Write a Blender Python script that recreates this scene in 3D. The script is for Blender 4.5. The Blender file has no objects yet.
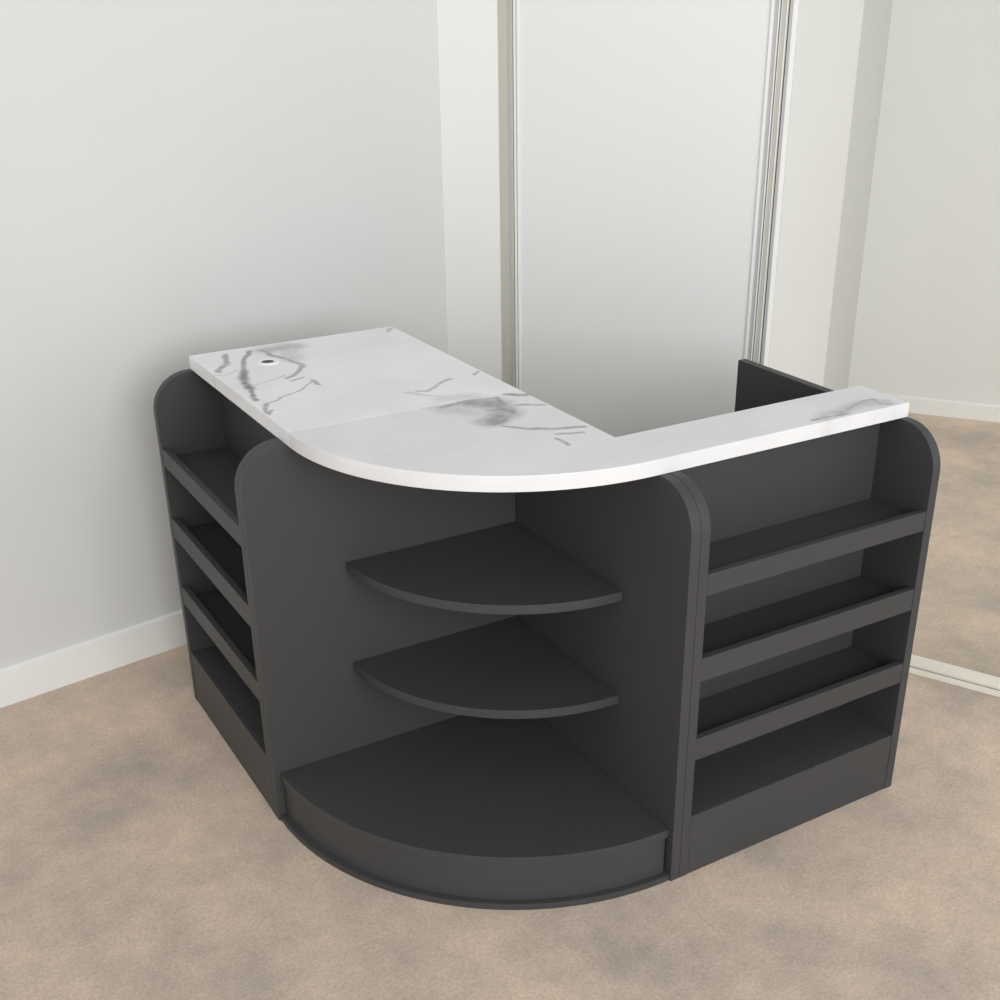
import bpy, bmesh, math
from mathutils import Vector, Matrix

scene = bpy.context.scene
COL = scene.collection
V = Vector

# ------------------------------------------------------------------ materials
def new_mat(name):
    m = bpy.data.materials.new(name); m.use_nodes = True
    nt = m.node_tree
    return m, nt, nt.nodes['Principled BSDF']

def srgb(r, g, b):
    f = lambda c: (c/255/12.92) if c/255 <= .04045 else ((c/255+.055)/1.055)**2.4
    return (f(r), f(g), f(b), 1)

def noise(nt, scale, detail=4, rough=.55, coord=None):
    n = nt.nodes.new('ShaderNodeTexNoise')
    n.inputs['Scale'].default_value = scale; n.inputs['Detail'].default_value = detail
    n.inputs['Roughness'].default_value = rough
    if coord: nt.links.new(coord, n.inputs['Vector'])
    return n

def obj_coord(nt):
    return nt.nodes.new('ShaderNodeTexCoord').outputs['Object']

def ramp(nt, fac, stops):
    r = nt.nodes.new('ShaderNodeValToRGB'); e = r.color_ramp.elements
    while len(e) < len(stops): e.new(.5)
    for k, (p, c) in enumerate(stops): e[k].position = p; e[k].color = c
    nt.links.new(fac, r.inputs['Fac']); return r

def bump(nt, bsdf, height, strength, dist):
    b = nt.nodes.new('ShaderNodeBump')
    b.inputs['Strength'].default_value = strength; b.inputs['Distance'].default_value = dist
    nt.links.new(height, b.inputs['Height']); nt.links.new(b.outputs['Normal'], bsdf.inputs['Normal'])

def paint(name, col, rough=.6, spec=.3, var=.03, scale=1.5):
    m, nt, b = new_mat(name)
    n = noise(nt, scale, 3, .5, obj_coord(nt))
    lo = tuple(c*(1-var) for c in col[:3])+(1,); hi = tuple(min(1, c*(1+var)) for c in col[:3])+(1,)
    r = ramp(nt, n.outputs['Fac'], [(.35, lo), (.65, hi)])
    nt.links.new(r.outputs['Color'], b.inputs['Base Color'])
    b.inputs['Roughness'].default_value = rough
    b.inputs['Specular IOR Level'].default_value = spec
    f = noise(nt, 180, 2, .5, obj_coord(nt))
    bump(nt, b, f.outputs['Fac'], .04, .001)
    return m

def metal(name, col, rough):
    m, nt, b = new_mat(name)
    b.inputs['Base Color'].default_value = col; b.inputs['Metallic'].default_value = 1
    n = noise(nt, 40, 2, .5, obj_coord(nt))
    r = ramp(nt, n.outputs['Fac'], [(.3, (rough*.9,)*3+(1,)), (.7, (rough*1.1,)*3+(1,))])
    nt.links.new(r.outputs['Color'], b.inputs['Roughness'])
    return m

M = {}
M['charcoal'] = paint('charcoal_laminate', (.054, .054, .0545, 1), .5, .3, .02, 3)
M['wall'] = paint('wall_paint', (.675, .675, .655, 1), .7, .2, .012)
M['nib'] = paint('lit_wall_paint', (.90, .903, .87, 1), .6, .25, .01)  # stronger light on the closet strip painted in as a paler colour
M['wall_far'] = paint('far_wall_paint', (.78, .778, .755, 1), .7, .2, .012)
M['wall_shaded'] = paint('shaded_wall_paint', (.60, .60, .58, 1), .7, .2, .012)  # darker wall colour carrying the shade at the far side wall's end
M['skirting'] = paint('skirting_gloss_paint', (.84, .835, .805, 1), .35, .4, .01)
M['door_panel'] = paint('mirror_reflection_tone', (.84, .85, .82, 1), .55, .25, .01, .8)  # mirror's reflection of plain wall painted as an even pale tone
M['jamb'] = paint('jamb_paint', (.56, .535, .46, 1), .5, .3, .02)
M['dark_gap'] = paint('dark_seal', (.06, .06, .06, 1), .6, .2, .02)
M['silver'] = paint('pale_aluminium', (.86, .86, .84, 1), .25, .6, .01)
M['grey_alu'] = paint('grey_aluminium', (.50, .50, .48, 1), .3, .6, .01)
M['track'] = paint('track_enamel', (.86, .82, .72, 1), .35, .5, .02, 6)
M['white_plastic'] = paint('white_plastic', (.86, .86, .86, 1), .35, .5, .01)
M['black_plastic'] = paint('black_plastic', (.03, .03, .03, 1), .5, .4, .01)

def carpet():
    m, nt, b = new_mat('beige_carpet')
    c = obj_coord(nt)
    big = noise(nt, 2.6, 5, .6, c); mid = noise(nt, 14, 8, .72, c); fine = noise(nt, 120, 6, .8, c)
    r = ramp(nt, big.outputs['Fac'], [(.34, (.505, .42, .342, 1)), (.5, (.64, .512, .403, 1)), (.66, (.745, .58, .445, 1))])
    r2 = ramp(nt, mid.outputs['Fac'], [(.3, (.88, .88, .88, 1)), (.7, (1.09, 1.09, 1.09, 1))])
    r3 = ramp(nt, fine.outputs['Fac'], [(.3, (.74, .74, .74, 1)), (.7, (1.20, 1.20, 1.20, 1))])
    out = r.outputs['Color']
    for k in (r2, r3):
        x = nt.nodes.new('ShaderNodeMix'); x.data_type = 'RGBA'; x.blend_type = 'MULTIPLY'
        x.inputs['Factor'].default_value = 1
        nt.links.new(out, x.inputs[6]); nt.links.new(k.outputs['Color'], x.inputs[7]); out = x.outputs[2]
    nt.links.new(out, b.inputs['Base Color'])
    b.inputs['Roughness'].default_value = .95; b.inputs['Specular IOR Level'].default_value = .1
    b.inputs['Sheen Weight'].default_value = .15
    bump(nt, b, fine.outputs['Fac'], .5, .004)
    return m
M['carpet'] = carpet()

def glass():
    m, nt, b = new_mat('clear_glass')
    nt.nodes.remove(b)
    out = nt.nodes['Material Output']
    t = nt.nodes.new('ShaderNodeBsdfTransparent'); t.inputs['Color'].default_value = (.985, .99, .985, 1)
    g = nt.nodes.new('ShaderNodeBsdfGlossy'); g.inputs['Roughness'].default_value = .02
    f = nt.nodes.new('ShaderNodeFresnel'); f.inputs['IOR'].default_value = 1.05
    mx = nt.nodes.new('ShaderNodeMixShader')
    nt.links.new(f.outputs[0], mx.inputs[0]); nt.links.new(t.outputs[0], mx.inputs[1])
    nt.links.new(g.outputs[0], mx.inputs[2]); nt.links.new(mx.outputs[0], out.inputs['Surface'])
    return m
M['glass'] = glass()

# marble: white ground, grey veins that follow drawn courses across the slab
def marble(name, veins, smudges, tone):
    m, nt, b = new_mat(name)
    N, L = nt.nodes, nt.links
    co = obj_coord(nt)
    w = noise(nt, 14, 3, .5, co)
    sub = N.new('ShaderNodeVectorMath'); sub.operation = 'SUBTRACT'; sub.inputs[1].default_value = (.5, .5, .5)
    L.new(w.outputs['Color'], sub.inputs[0])
    scl = N.new('ShaderNodeVectorMath'); scl.operation = 'MULTIPLY'; scl.inputs[1].default_value = (.034, .034, 0)
    L.new(sub.outputs[0], scl.inputs[0])
    add = N.new('ShaderNodeVectorMath'); add.operation = 'ADD'
    L.new(co, add.inputs[0]); L.new(scl.outputs[0], add.inputs[1])
    flat = N.new('ShaderNodeVectorMath'); flat.operation = 'MULTIPLY'; flat.inputs[1].default_value = (1, 1, 0)
    L.new(add.outputs[0], flat.inputs[0])
    P = flat.outputs[0]
    def vm(op, a, bb=None):
        n = N.new('ShaderNodeVectorMath'); n.operation = op
        for i, v in enumerate((a, bb)):
            if v is None: continue
            if isinstance(v, (tuple, V)): n.inputs[i].default_value = v
            else: L.new(v, n.inputs[i])
        return n
    def ma(op, a, bb=None, clamp=False):
        n = N.new('ShaderNodeMath'); n.operation = op; n.use_clamp = clamp
        for i, v in enumerate((a, bb)):
            if v is None: continue
            if isinstance(v, (int, float)): n.inputs[i].default_value = v
            else: L.new(v, n.inputs[i])
        return n.outputs[0]
    total = None
    for pts, width, dark, soft in [(v[0], v[1], v[2], .12) for v in veins]+[(s[0], s[1], s[2], 0.) for s in smudges]:
        dmin = None
        for a, c in zip(pts[:-1], pts[1:]):
            a3, d3 = V((a[0], a[1], 0)), V((c[0]-a[0], c[1]-a[1], 0))
            r = vm('SUBTRACT', P, a3)
            t = ma('MULTIPLY', vm('DOT_PRODUCT', r.outputs[0], d3).outputs['Value'], 1/max(d3.length_squared, 1e-9), True)
            q = N.new('ShaderNodeVectorMath'); q.operation = 'SCALE'; q.inputs[0].default_value = d3
            L.new(t, q.inputs['Scale'])
            dist = vm('LENGTH', vm('SUBTRACT', r.outputs[0], q.outputs[0]).outputs[0]).outputs['Value']
            dmin = dist if dmin is None else ma('MINIMUM', dmin, dist)
        mr = N.new('ShaderNodeMapRange'); mr.interpolation_type = 'SMOOTHSTEP'
        mr.inputs['From Min'].default_value = width*soft; mr.inputs['From Max'].default_value = width
        mr.inputs['To Min'].default_value = dark; mr.inputs['To Max'].default_value = 0
        L.new(dmin, mr.inputs['Value'])
        total = mr.outputs[0] if total is None else ma('MAXIMUM', total, mr.outputs[0])
    patch = noise(nt, 38, 4, .7, co)
    pr = ramp(nt, patch.outputs['Fac'], [(.30, (.62,)*3+(1,)), (.52, (1.15,)*3+(1,))])
    total = ma('MULTIPLY', total, pr.outputs['Color'], True)
    ground = noise(nt, 5, 4, .6, co)
    g = ramp(nt, ground.outputs['Fac'], [(.3, (tone-.06, tone-.06, tone-.055, 1)), (.6, (tone, tone, tone, 1))])
    mx = N.new('ShaderNodeMix'); mx.data_type = 'RGBA'
    L.new(total, mx.inputs['Factor']); L.new(g.outputs['Color'], mx.inputs[6])
    mx.inputs[7].default_value = (.085, .084, .083, 1)
    L.new(mx.outputs[2], b.inputs['Base Color'])
    b.inputs['Roughness'].default_value = .38; b.inputs['Specular IOR Level'].default_value = .35
    return m

VEINS_DESK = [
    ([(-.49, .63), (-.524, .545), (-.562, .488)], .012, .6),
    ([(-.577, .47), (-.555, .449), (-.513, .487)], .006, .22),
    ([(-.428, .633), (-.486, .537), (-.497, .47)], .012, .62),
    ([(-.497, .47), (-.526, .417), (-.543, .32)], .019, .75),
    ([(-.543, .32), (-.558, .227)], .011, .65),
    ([(-.403, .629), (-.396, .573), (-.377, .524), (-.36, .444)], .013, .55),
    ([(-.313, .632), (-.336, .531)], .006, .25),
    ([(-.363, .429), (-.397, .378), (-.436, .355)], .012, .55),
    ([(-.399, .339), (-.43, .324)], .009, .45),
    ([(-.554, .188), (-.515, .201), (-.443, .246), (-.389, .294)], .0065, .42),
    ([(-.554, .188), (-.566, .155), (-.565, .110), (-.552, .131)], .009, .5),
    ([(-.522, .34), (-.48, .35), (-.433, .38)], .006, .25),
    ([(-.388, .303), (-.386, .263)], .009, .5),
    ([(-.214, .092), (-.188, .086), (-.105, .144)], .009, .45),
    ([(-.237, .092), (-.173, .004)], .012, .22),
    ([(-.034, .141), (-.012, .165)], .008, .5),
    ([(-.032, .635), (-.010, .655)], .011, .4),
]
SMUDGE_DESK = [([(-.389, .621), (-.351, .62), (-.317, .622)], .06, .42), ([(-.35, .58), (-.36, .51)], .05, .25), ([(-.19, .01), (-.12, -.01)], .04, .2)]
VEINS_CURVE = [
    ([(-.218, -.044), (-.139, -.035), (-.084, -.051)], .013, .5),
    ([(-.084, -.051), (-.092, -.141), (-.149, -.202), (-.18, -.205)], .017, .6),
    ([(-.167, -.233), (-.136, -.275), (-.075, -.302), (-.02, -.322)], .011, .55),
    ([(-.094, -.332), (-.045, -.354)], .010, .5),
    ([(-.114, -.364), (-.111, -.402)], .010, .5),
    ([(-.052, -.037), (-.008, -.062)], .013, .62),
    ([(-.064, -.119), (-.015, -.149)], .010, .5),
    ([(.431, -.548), (.46, -.549), (.491, -.554), (.536, -.557)], .010, .55),
    ([(.516, -.546), (.625, -.512), (.652, -.511), (.640, -.545), (.665, -.556)], .009, .45),
]
SMUDGE_CURVE = [([(-.15, -.05), (-.10, -.09), (-.12, -.16), (-.17, -.19)], .06, .6), ([(-.22, -.05), (-.17, -.12)], .05, .22), ([(.46, -.55), (.60, -.52), (.66, -.54)], .035, .3)]
M['marble_desk'] = marble('white_marble_laminate', VEINS_DESK, SMUDGE_DESK, .845)
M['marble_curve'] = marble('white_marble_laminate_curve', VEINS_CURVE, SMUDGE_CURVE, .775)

# ------------------------------------------------------------------ mesh helpers
def prism(bm, pts, vec):
    """closed prism: polygon pts (3D) pushed along vec"""
    vec = V(vec)
    a = [bm.verts.new(V(p)) for p in pts]; b = [bm.verts.new(V(p)+vec) for p in pts]
    n = len(pts)
    bm.faces.new(a[::-1]); bm.faces.new(b)
    for i in range(n): bm.faces.new((a[i], a[(i+1) % n], b[(i+1) % n], b[i]))

def box(bm, x0, x1, y0, y1, z0, z1, mp=None):
    p = [(x0, y0, z0), (x1, y0, z0), (x1, y1, z0), (x0, y1, z0)]
    q = [(x0, y0, z1)]
    if mp: p = [mp(*v) for v in p]
    prism(bm, p, (0, 0, z1-z0))

def finish(name, bm, mat, parent=None, bevel=.0015, seg=2):
    bmesh.ops.recalc_face_normals(bm, faces=bm.faces)
    if bevel:
        e = [x for x in bm.edges if len(x.link_faces) == 2 and x.calc_face_angle(0) > math.radians(35)]
        bmesh.ops.bevel(bm, geom=e, offset=bevel, segments=seg, affect='EDGES', profile=.5, clamp_overlap=True)
    for f in bm.faces: f.smooth = True
    me = bpy.data.meshes.new(name); bm.to_mesh(me); bm.free()
    me.set_sharp_from_angle(angle=math.radians(40))
    me.materials.append(mat)
    o = bpy.data.objects.new(name, me); COL.objects.link(o)
    wn = o.modifiers.new('even_shading', 'WEIGHTED_NORMAL'); wn.keep_sharp = True; wn.weight = 100
    if parent: o.parent = parent
    return o

def thing(name, label, cat, group=None, loc=(0, 0, 0)):
    o = bpy.data.objects.new(name, None); COL.objects.link(o); o.location = loc
    o['label'] = label; o['category'] = cat
    if group: o['group'] = group
    return o

def struct(o, label=None, cat=None):
    o['kind'] = 'structure'
    if label: o['label'] = label
    if cat: o['category'] = cat
    return o

# ------------------------------------------------------------------ the desk
# x runs along the right-hand unit, y along the left-hand unit, the corner of the two
# inner boards of the round shelf unit stands at the origin.
P, T = .6855, .0247            # depth of the units, board thickness
TOPZ, TC = .9967, .0352       # worktop surface and thickness
UZ = TOPZ-TC                  # top of the carcasses
RR = .098                     # rounded front shoulder of every side board
RX, LY = .7113, .678          # ends of the two straight units
XF, YF, YB, YS = -.578, -.572, -.4155, -.0258

def side_profile(front, back):
    """outline (depth, z) of a side board with a rounded upper front corner"""
    pts = [(back, 0), (front, 0)]
    for k in range(15):
        a = math.pi-k*(math.pi/2)/14
        pts.append((front+RR+RR*math.cos(a), UZ-RR+RR*math.sin(a)))
    pts.append((back, UZ))
    return pts

right_map = lambda a, d, z: (a, d, z)     # a along the unit, d its depth
left_map = lambda a, d, z: (d, a, z)

def side_board(name, mp, a0, a1, back, parent):
    bm = bmesh.new()
    pts = [mp(a0, d, z) for d, z in side_profile(-P, back)]
    e = V(mp(a1, 0, 0))-V(mp(a0, 0, 0))
    prism(bm, pts, e)
    return finish(name, bm, M['charcoal'], parent)

def display_unit(mp, end, near_back, label, shelves):
    root = thing('display_unit', label, 'shelf unit', 'lipped display units either side of the round corner unit')
    side_board('side_panel', mp, T+.0004, 2*T, near_back, root)
    side_board('side_panel', mp, end-T, end, -.0005, root)
    a0, a1 = 2*T+.0003, end-T-.0003
    bk = -.515
    bm = bmesh.new(); box(bm, a0, a1, bk, bk+.016, 0, UZ-.0005, mp); finish('back_panel', bm, M['charcoal'], root, .001)
    bm = bmesh.new(); box(bm, a0, a1, -P+.0182, bk-.0003, .145, .1635, mp); finish('bottom_shelf', bm, M['charcoal'], root, .0006)
    bm = bmesh.new(); box(bm, a0, a1, -P+.001, -P+.018, 0, .1637, mp); finish('kickboard', bm, M['charcoal'], root)
    for top, bot in shelves:
        bm = bmesh.new(); box(bm, a0, a1, -P+.0185, bk-.0003, bot+.004, bot+.022, mp)
        s = finish('shelf', bm, M['charcoal'], root)
        bm = bmesh.new(); box(bm, a0, a1, -P+.001, -P+.018, bot, top, mp)
        finish('shelf_lip', bm, M['charcoal'], s)
    return root

SH = [(.7715, .7226), (.5735, .5165), (.3715, .3165)]
display_unit(right_map, RX, YB+.004, 'charcoal display unit with lipped shelves under the narrow right arm of the marble counter', SH)
display_unit(left_map, LY, -.002, 'charcoal display unit with lipped shelves in shade under the wide left marble desktop', SH)

# round corner unit
cu = thing('corner_shelf_unit', 'charcoal quarter-round corner unit with two curved open shelves and a bowed plinth', 'shelf unit')
side_board('side_panel', left_map, 0, T, -.001, cu)
bm = bmesh.new()
prism(bm, [(0, d, z) for d, z in side_profile(-P, T)], (T, 0, 0))
finish('side_panel', bm, M['charcoal'], cu)

def quarter(r, z0, z1, r_in=0, a_pad=0., n=56):
    bm = bmesh.new()
    arc = lambda R: [(-R*math.cos(t), -R*math.sin(t)) for t in [a_pad+(math.pi/2-2*a_pad)*k/n for k in range(n+1)]]
    o = arc(r)
    pts = o+arc(r_in)[::-1] if r_in else [(-.0004, -.0004)]+[(min(x, -.0004), min(y, -.0004)) for x, y in o]
    prism(bm, [(x, y, z0) for x, y in pts], (0, 0, z1-z0))
    return bm
RB = .670
finish('base_board', quarter(RB, .1175, .1388), M['charcoal'], cu, .001)
finish('curved_kickboard', quarter(RB-.005, .0165, .1172, RB-.025, .009), M['charcoal'], cu, .001)
finish('plinth_strip', quarter(RB+.010, .0, .0165, RB-.03, .0004), M['charcoal'], cu, .001)
for zt in (.651, .3845):
    finish('curved_shelf', quarter(.4605, zt-.0225, zt), M['charcoal'], cu, .001)

# worktops
bm = bmesh.new()
prism(bm, [(XF, YS+.0012, UZ), (-.001, YS+.0012, UZ), (-.001, LY-.002, UZ), (XF, LY-.002, UZ)], (0, 0, TC))
wt = finish('desktop', bm, M['marble_desk'], None, .002)
wt['label'] = 'wide white marble-look desktop with a round cable hole, over the left unit'; wt['category'] = 'worktop'

pts = [(-.001, YS, UZ), (XF, YS, UZ)]
n = 64
for k in range(1, n+1):
    t = math.pi/2*k/n
    # slightly squarer than an ellipse, as the counter's bow is
    c, s = math.cos(t), math.sin(t)
    e = 2/2.05
    pts.append((XF*(c**e if c > 1e-9 else 0), YS+(YF-YS)*s**e, UZ))
pts += [(RX-.0005, YF, UZ), (RX-.0005, YB, UZ), (-.001, YB, UZ)]
bm = bmesh.new(); prism(bm, pts, (0, 0, TC))
ct = finish('counter_top', bm, M['marble_curve'], None, .002)
ct['label'] = 'white marble-look countertop sweeping round the corner into a narrow right arm'; ct['category'] = 'worktop'

def lathe(name, prof, mat, parent, loc, n=40):
    bm = bmesh.new(); rings = []
    for r, z in prof:
        rings.append([bm.verts.new((loc[0]+r*math.cos(2*math.pi*k/n), loc[1]+r*math.sin(2*math.pi*k/n), loc[2]+z)) for k in range(n)])
    m = len(rings)
    for i in range(m):
        a, b = rings[i], rings[(i+1) % m]
        for k in range(n): bm.faces.new((a[k], a[(k+1) % n], b[(k+1) % n], b[k]))
    return finish(name, bm, mat, parent, 0)
GL = (-.4255, .510, TOPZ)
gr = lathe('cable_grommet', [(.016, 0.0002), (.030, 0.0002), (.0295, .0022), (.027, .0032), (.018, .0032), (.016, .002)], M['white_plastic'], wt, GL)
gr['label'] = 'round white cable grommet'
bm = bmesh.new()
prism(bm, [(GL[0]+.0155*math.cos(2*math.pi*k/32), GL[1]+.0155*math.sin(2*math.pi*k/32), TOPZ+.0003) for k in range(32)], (0, 0, .0012))
finish('cable_hole', bm, M['black_plastic'], gr, 0)['label'] = 'dark cable opening'

# ------------------------------------------------------------------ the room
CORNER = V((.4400, 1.1911, 0))
dl = math.radians(9.34); DL = V((math.cos(dl), math.sin(dl), 0))      # along the left wall
dc = math.radians(-63.62); DC = V((math.cos(dc), math.sin(dc), 0))    # along the closet front
NL = V((DL.y, -DL.x, 0)); NC = V((DC.y, -DC.x, 0))                    # normals into the room
H = 2.6

def run(bm, O, D, N, u0, u1, w0, w1, z0, z1):
    """box along direction D (u), thickness along N (w)"""
    q = [O+D*u+N*w for u, w in ((u0, w0), (u1, w0), (u1, w1), (u0, w1))]
    prism(bm, [(p.x, p.y, z0) for p in q], (0, 0, z1-z0))

def wallbox(name, O, D, N, u0, u1, w0, w1, z0, z1, mat, parent=None, bevel=0):
    bm = bmesh.new(); run(bm, O, D, N, u0, u1, w0, w1, z0, z1)
    return finish(name, bm, mat, parent, bevel)

bm = bmesh.new(); box(bm, -6, 6.5, -7, 5, -.06, 0)
fl = struct(finish('floor', bm, M['carpet'], None, 0), 'beige mottled carpet floor', 'floor')

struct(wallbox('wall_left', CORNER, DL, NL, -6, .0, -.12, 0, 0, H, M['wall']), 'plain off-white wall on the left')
def skirting(name, O, D, N, u0, u1, h, label):
    bm = bmesh.new()
    prof = [(0.0003, .0), (.0142, .0), (.0142, h-.012), (.011, h-.003), (.006, h), (.0003, h)]
    a = [O+D*u0+N*w+V((0, 0, z)) for w, z in prof]
    prism(bm, a, D*(u1-u0))
    return struct(finish(name, bm, M['skirting'], None, .001), label)
skirting('baseboard_left', CORNER, DL, NL, -6, -.015, .116, 'white baseboard along the left wall')

struct(wallbox('wall_closet', CORNER, DC, NC, 0, .2188, -.12, 0, 0, H, M['nib']), 'narrow strip of wall beside the sliding doors, brightness painted in')
skirting('baseboard_closet', CORNER, DC, NC, .015, .2185, .116, 'short white baseboard beside the sliding doors')
tj = wallbox('trim_1', CORNER, DC, NC, .2190, .2500, -.12, .002, 0, H, M['jamb'], None, .001)
struct(tj, 'beige door jamb')

def strip(name, u0, u1, w0, w1, z0, z1, mat, parent, bevel=.0006):
    return wallbox(name, CORNER, DC, NC, u0, u1, w0, w1, z0, z1, mat, parent, bevel)

# first sliding door: mirror with its reflection painted as a pale panel
d1 = bpy.data.objects.new('door_1', None); COL.objects.link(d1)
struct(d1, 'full-height mirrored sliding door in a slim silver frame, reflection painted pale')
ZB, ZT = .046, 2.5
pn = strip('door_panel', .2852, 1.0664, -.018, -.012, ZB, ZT, M['door_panel'], d1)
for u0, u1, w1, mt in ((.2502, .2570, -.002, 'grey_alu'), (.2570, .2655, -.005, 'jamb'), (.2655, .2692, -.011, 'dark_gap'),
                       (.2692, .2765, -.004, 'silver'), (.2765, .2790, -.009, 'dark_gap'), (.2790, .2852, -.006, 'silver'),
                       (1.0664, 1.0752, -.004, 'silver'), (1.0752, 1.0868, -.007, 'grey_alu'), (1.0868, 1.0900, -.004, 'silver')):
    strip('door_stile', u0, u1, -.03, w1, ZB, ZT, M[mt], d1)
strip('bottom_rail', .2502, 1.0900, -.03, -.008, .012, ZB, M['silver'], d1)
strip('top_rail', .2502, 1.0900, -.03, -.008, ZT, 2.53, M['silver'], d1)

# second sliding door: mirror built as a clear pane, its reflection modelled behind
d2 = bpy.data.objects.new('door_2', None); COL.objects.link(d2)
struct(d2, 'tall mirrored sliding door on the right, built as a clear pane')
for u0, u1, w1, mt in ((1.0905, 1.0942, -.014, 'dark_gap'), (1.0942, 1.0962, -.005, 'silver'), (1.0962, 1.1095, -.006, 'jamb'), (1.1095, 1.1130, -.004, 'silver'),
                       (1.1130, 1.1172, -.012, 'dark_gap'), (1.1172, 1.1257, -.006, 'grey_alu'), (1.1257, 1.1290, -.005, 'wall_far')):
    strip('door_stile', u0, u1, -.044, w1, .013, ZT, M[mt], d2)
strip('glass_pane', 1.1290, 3.40, -.040, -.036, .037, ZT, M['glass'], d2, 0)
strip('bottom_rail', 1.1290, 3.40, -.050, -.0297, .004, .039, M['track'], d2)
strip('top_rail', 1.0905, 3.40, -.044, -.012, ZT, 2.53, M['silver'], d2)
strip('door_stile', 3.40, 3.43, -.044, -.005, ZB, ZT, M['silver'], d2)

# floor track and its dark groove
tr = bpy.data.objects.new('trim_2', None); COL.objects.link(tr); struct(tr, 'cream floor track of the sliding doors')
strip('track_rail', .2502, 3.45, -.0235, -.002, .0002, .011, M['track'], tr, .002)
strip('track_groove', .2502, 3.45, -.0295, -.0238, .0002, .0085, M['dark_gap'], tr, 0)

# made-up space behind the pane, standing in for the mirror's reflection
B0 = V((3.075, 1.4528, 0)); db = math.radians(-52.9); DB = V((math.cos(db), math.sin(db), 0)); NB = V((DB.y, -DB.x, 0))
CB = V((2.8966, 1.7017, 0)); CB = B0+DB*((CB-B0).dot(DB))
struct(wallbox('wall_back', CB, DB, NB, -.1, 5, -.12, 0, 0, H, M['wall_far']), 'off-white wall of the mirrored space, built behind the pane')
skirting('baseboard_back', CB, DB, NB, .015, 5, .080, 'white baseboard of the mirrored space, built behind the pane')
J = CORNER+DC*1.098-NC*.034
DR = (CB-J); LR = DR.length; DR.normalize(); NR = V((DR.y, -DR.x, 0))
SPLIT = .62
struct(wallbox('wall_side', J, DR, NR, 0, LR*SPLIT, -.1, 0, 0, H, M['wall_far']), 'bright side wall of the mirrored space, built behind the pane')
struct(wallbox('wall_side_shaded', J, DR, NR, LR*SPLIT, LR, -.1, -.0, 0, H, M['wall_shaded']), 'end of the mirrored side wall, its shade painted grey')

# ------------------------------------------------------------------ light
world = bpy.data.worlds.new('World'); scene.world = world; world.use_nodes = True
wn = world.node_tree
bg = wn.nodes['Background']
tc = wn.nodes.new('ShaderNodeTexCoord'); sx = wn.nodes.new('ShaderNodeSeparateXYZ')
wn.links.new(tc.outputs['Generated'], sx.inputs[0])
wr = wn.nodes.new('ShaderNodeMapRange')          # bright haze low down, dimmer overhead
wr.inputs['From Min'].default_value = 0; wr.inputs['From Max'].default_value = 1
wr.inputs['To Min'].default_value = 1.05; wr.inputs['To Max'].default_value = .46
wn.links.new(sx.outputs['Z'], wr.inputs['Value'])
bg.inputs['Color'].default_value = (.975, .99, 1.01, 1)
wn.links.new(wr.outputs[0], bg.inputs['Strength'])

def area(name, loc, target, sx, sy, energy, col=(1, 1, 1)):
    l = bpy.data.lights.new(name, 'AREA'); l.shape = 'RECTANGLE'; l.size = sx; l.size_y = sy; l.energy = energy; l.color = col
    o = bpy.data.objects.new(name, l); COL.objects.link(o); o.location = loc
    o.rotation_euler = (V(target)-V(loc)).to_track_quat('-Z', 'Y').to_euler()
    return o
area('unseen_rear_light', (-1.1, -5.7, 2.7), (0, .1, .8), 3.4, 2.6, 205, (.97, .985, 1.0))  # unseen area light added behind the camera, placed to hide cast shadows

area('added_far_fill', (5.2, -1.2, 1.7), (3.0, 1.0, .6), 2.2, 1.8, 40, (.97, .99, 1.0))  # fill light added to brighten the made-up space behind the pane

# ------------------------------------------------------------------ camera
cam = bpy.data.cameras.new('camera'); co = bpy.data.objects.new('camera', cam); COL.objects.link(co)
cam.sensor_width = 36; cam.sensor_height = 36; cam.sensor_fit = 'HORIZONTAL'
cam.lens = 1211.9/1000*36
cam.shift_x = -.0357; cam.shift_y = .0787
co.location = (-1.4142, -2.3986, 1.850)
co.rotation_euler = (math.pi/2-.4542, 0, -.5502)
cam.clip_start = .05
scene.camera = co

vs = scene.view_settings
scene.display_settings.display_device = 'sRGB'
vs.view_transform = 'Standard'; vs.look = 'None'; vs.exposure = 0; vs.gamma = 1; vs.use_curve_mapping = False
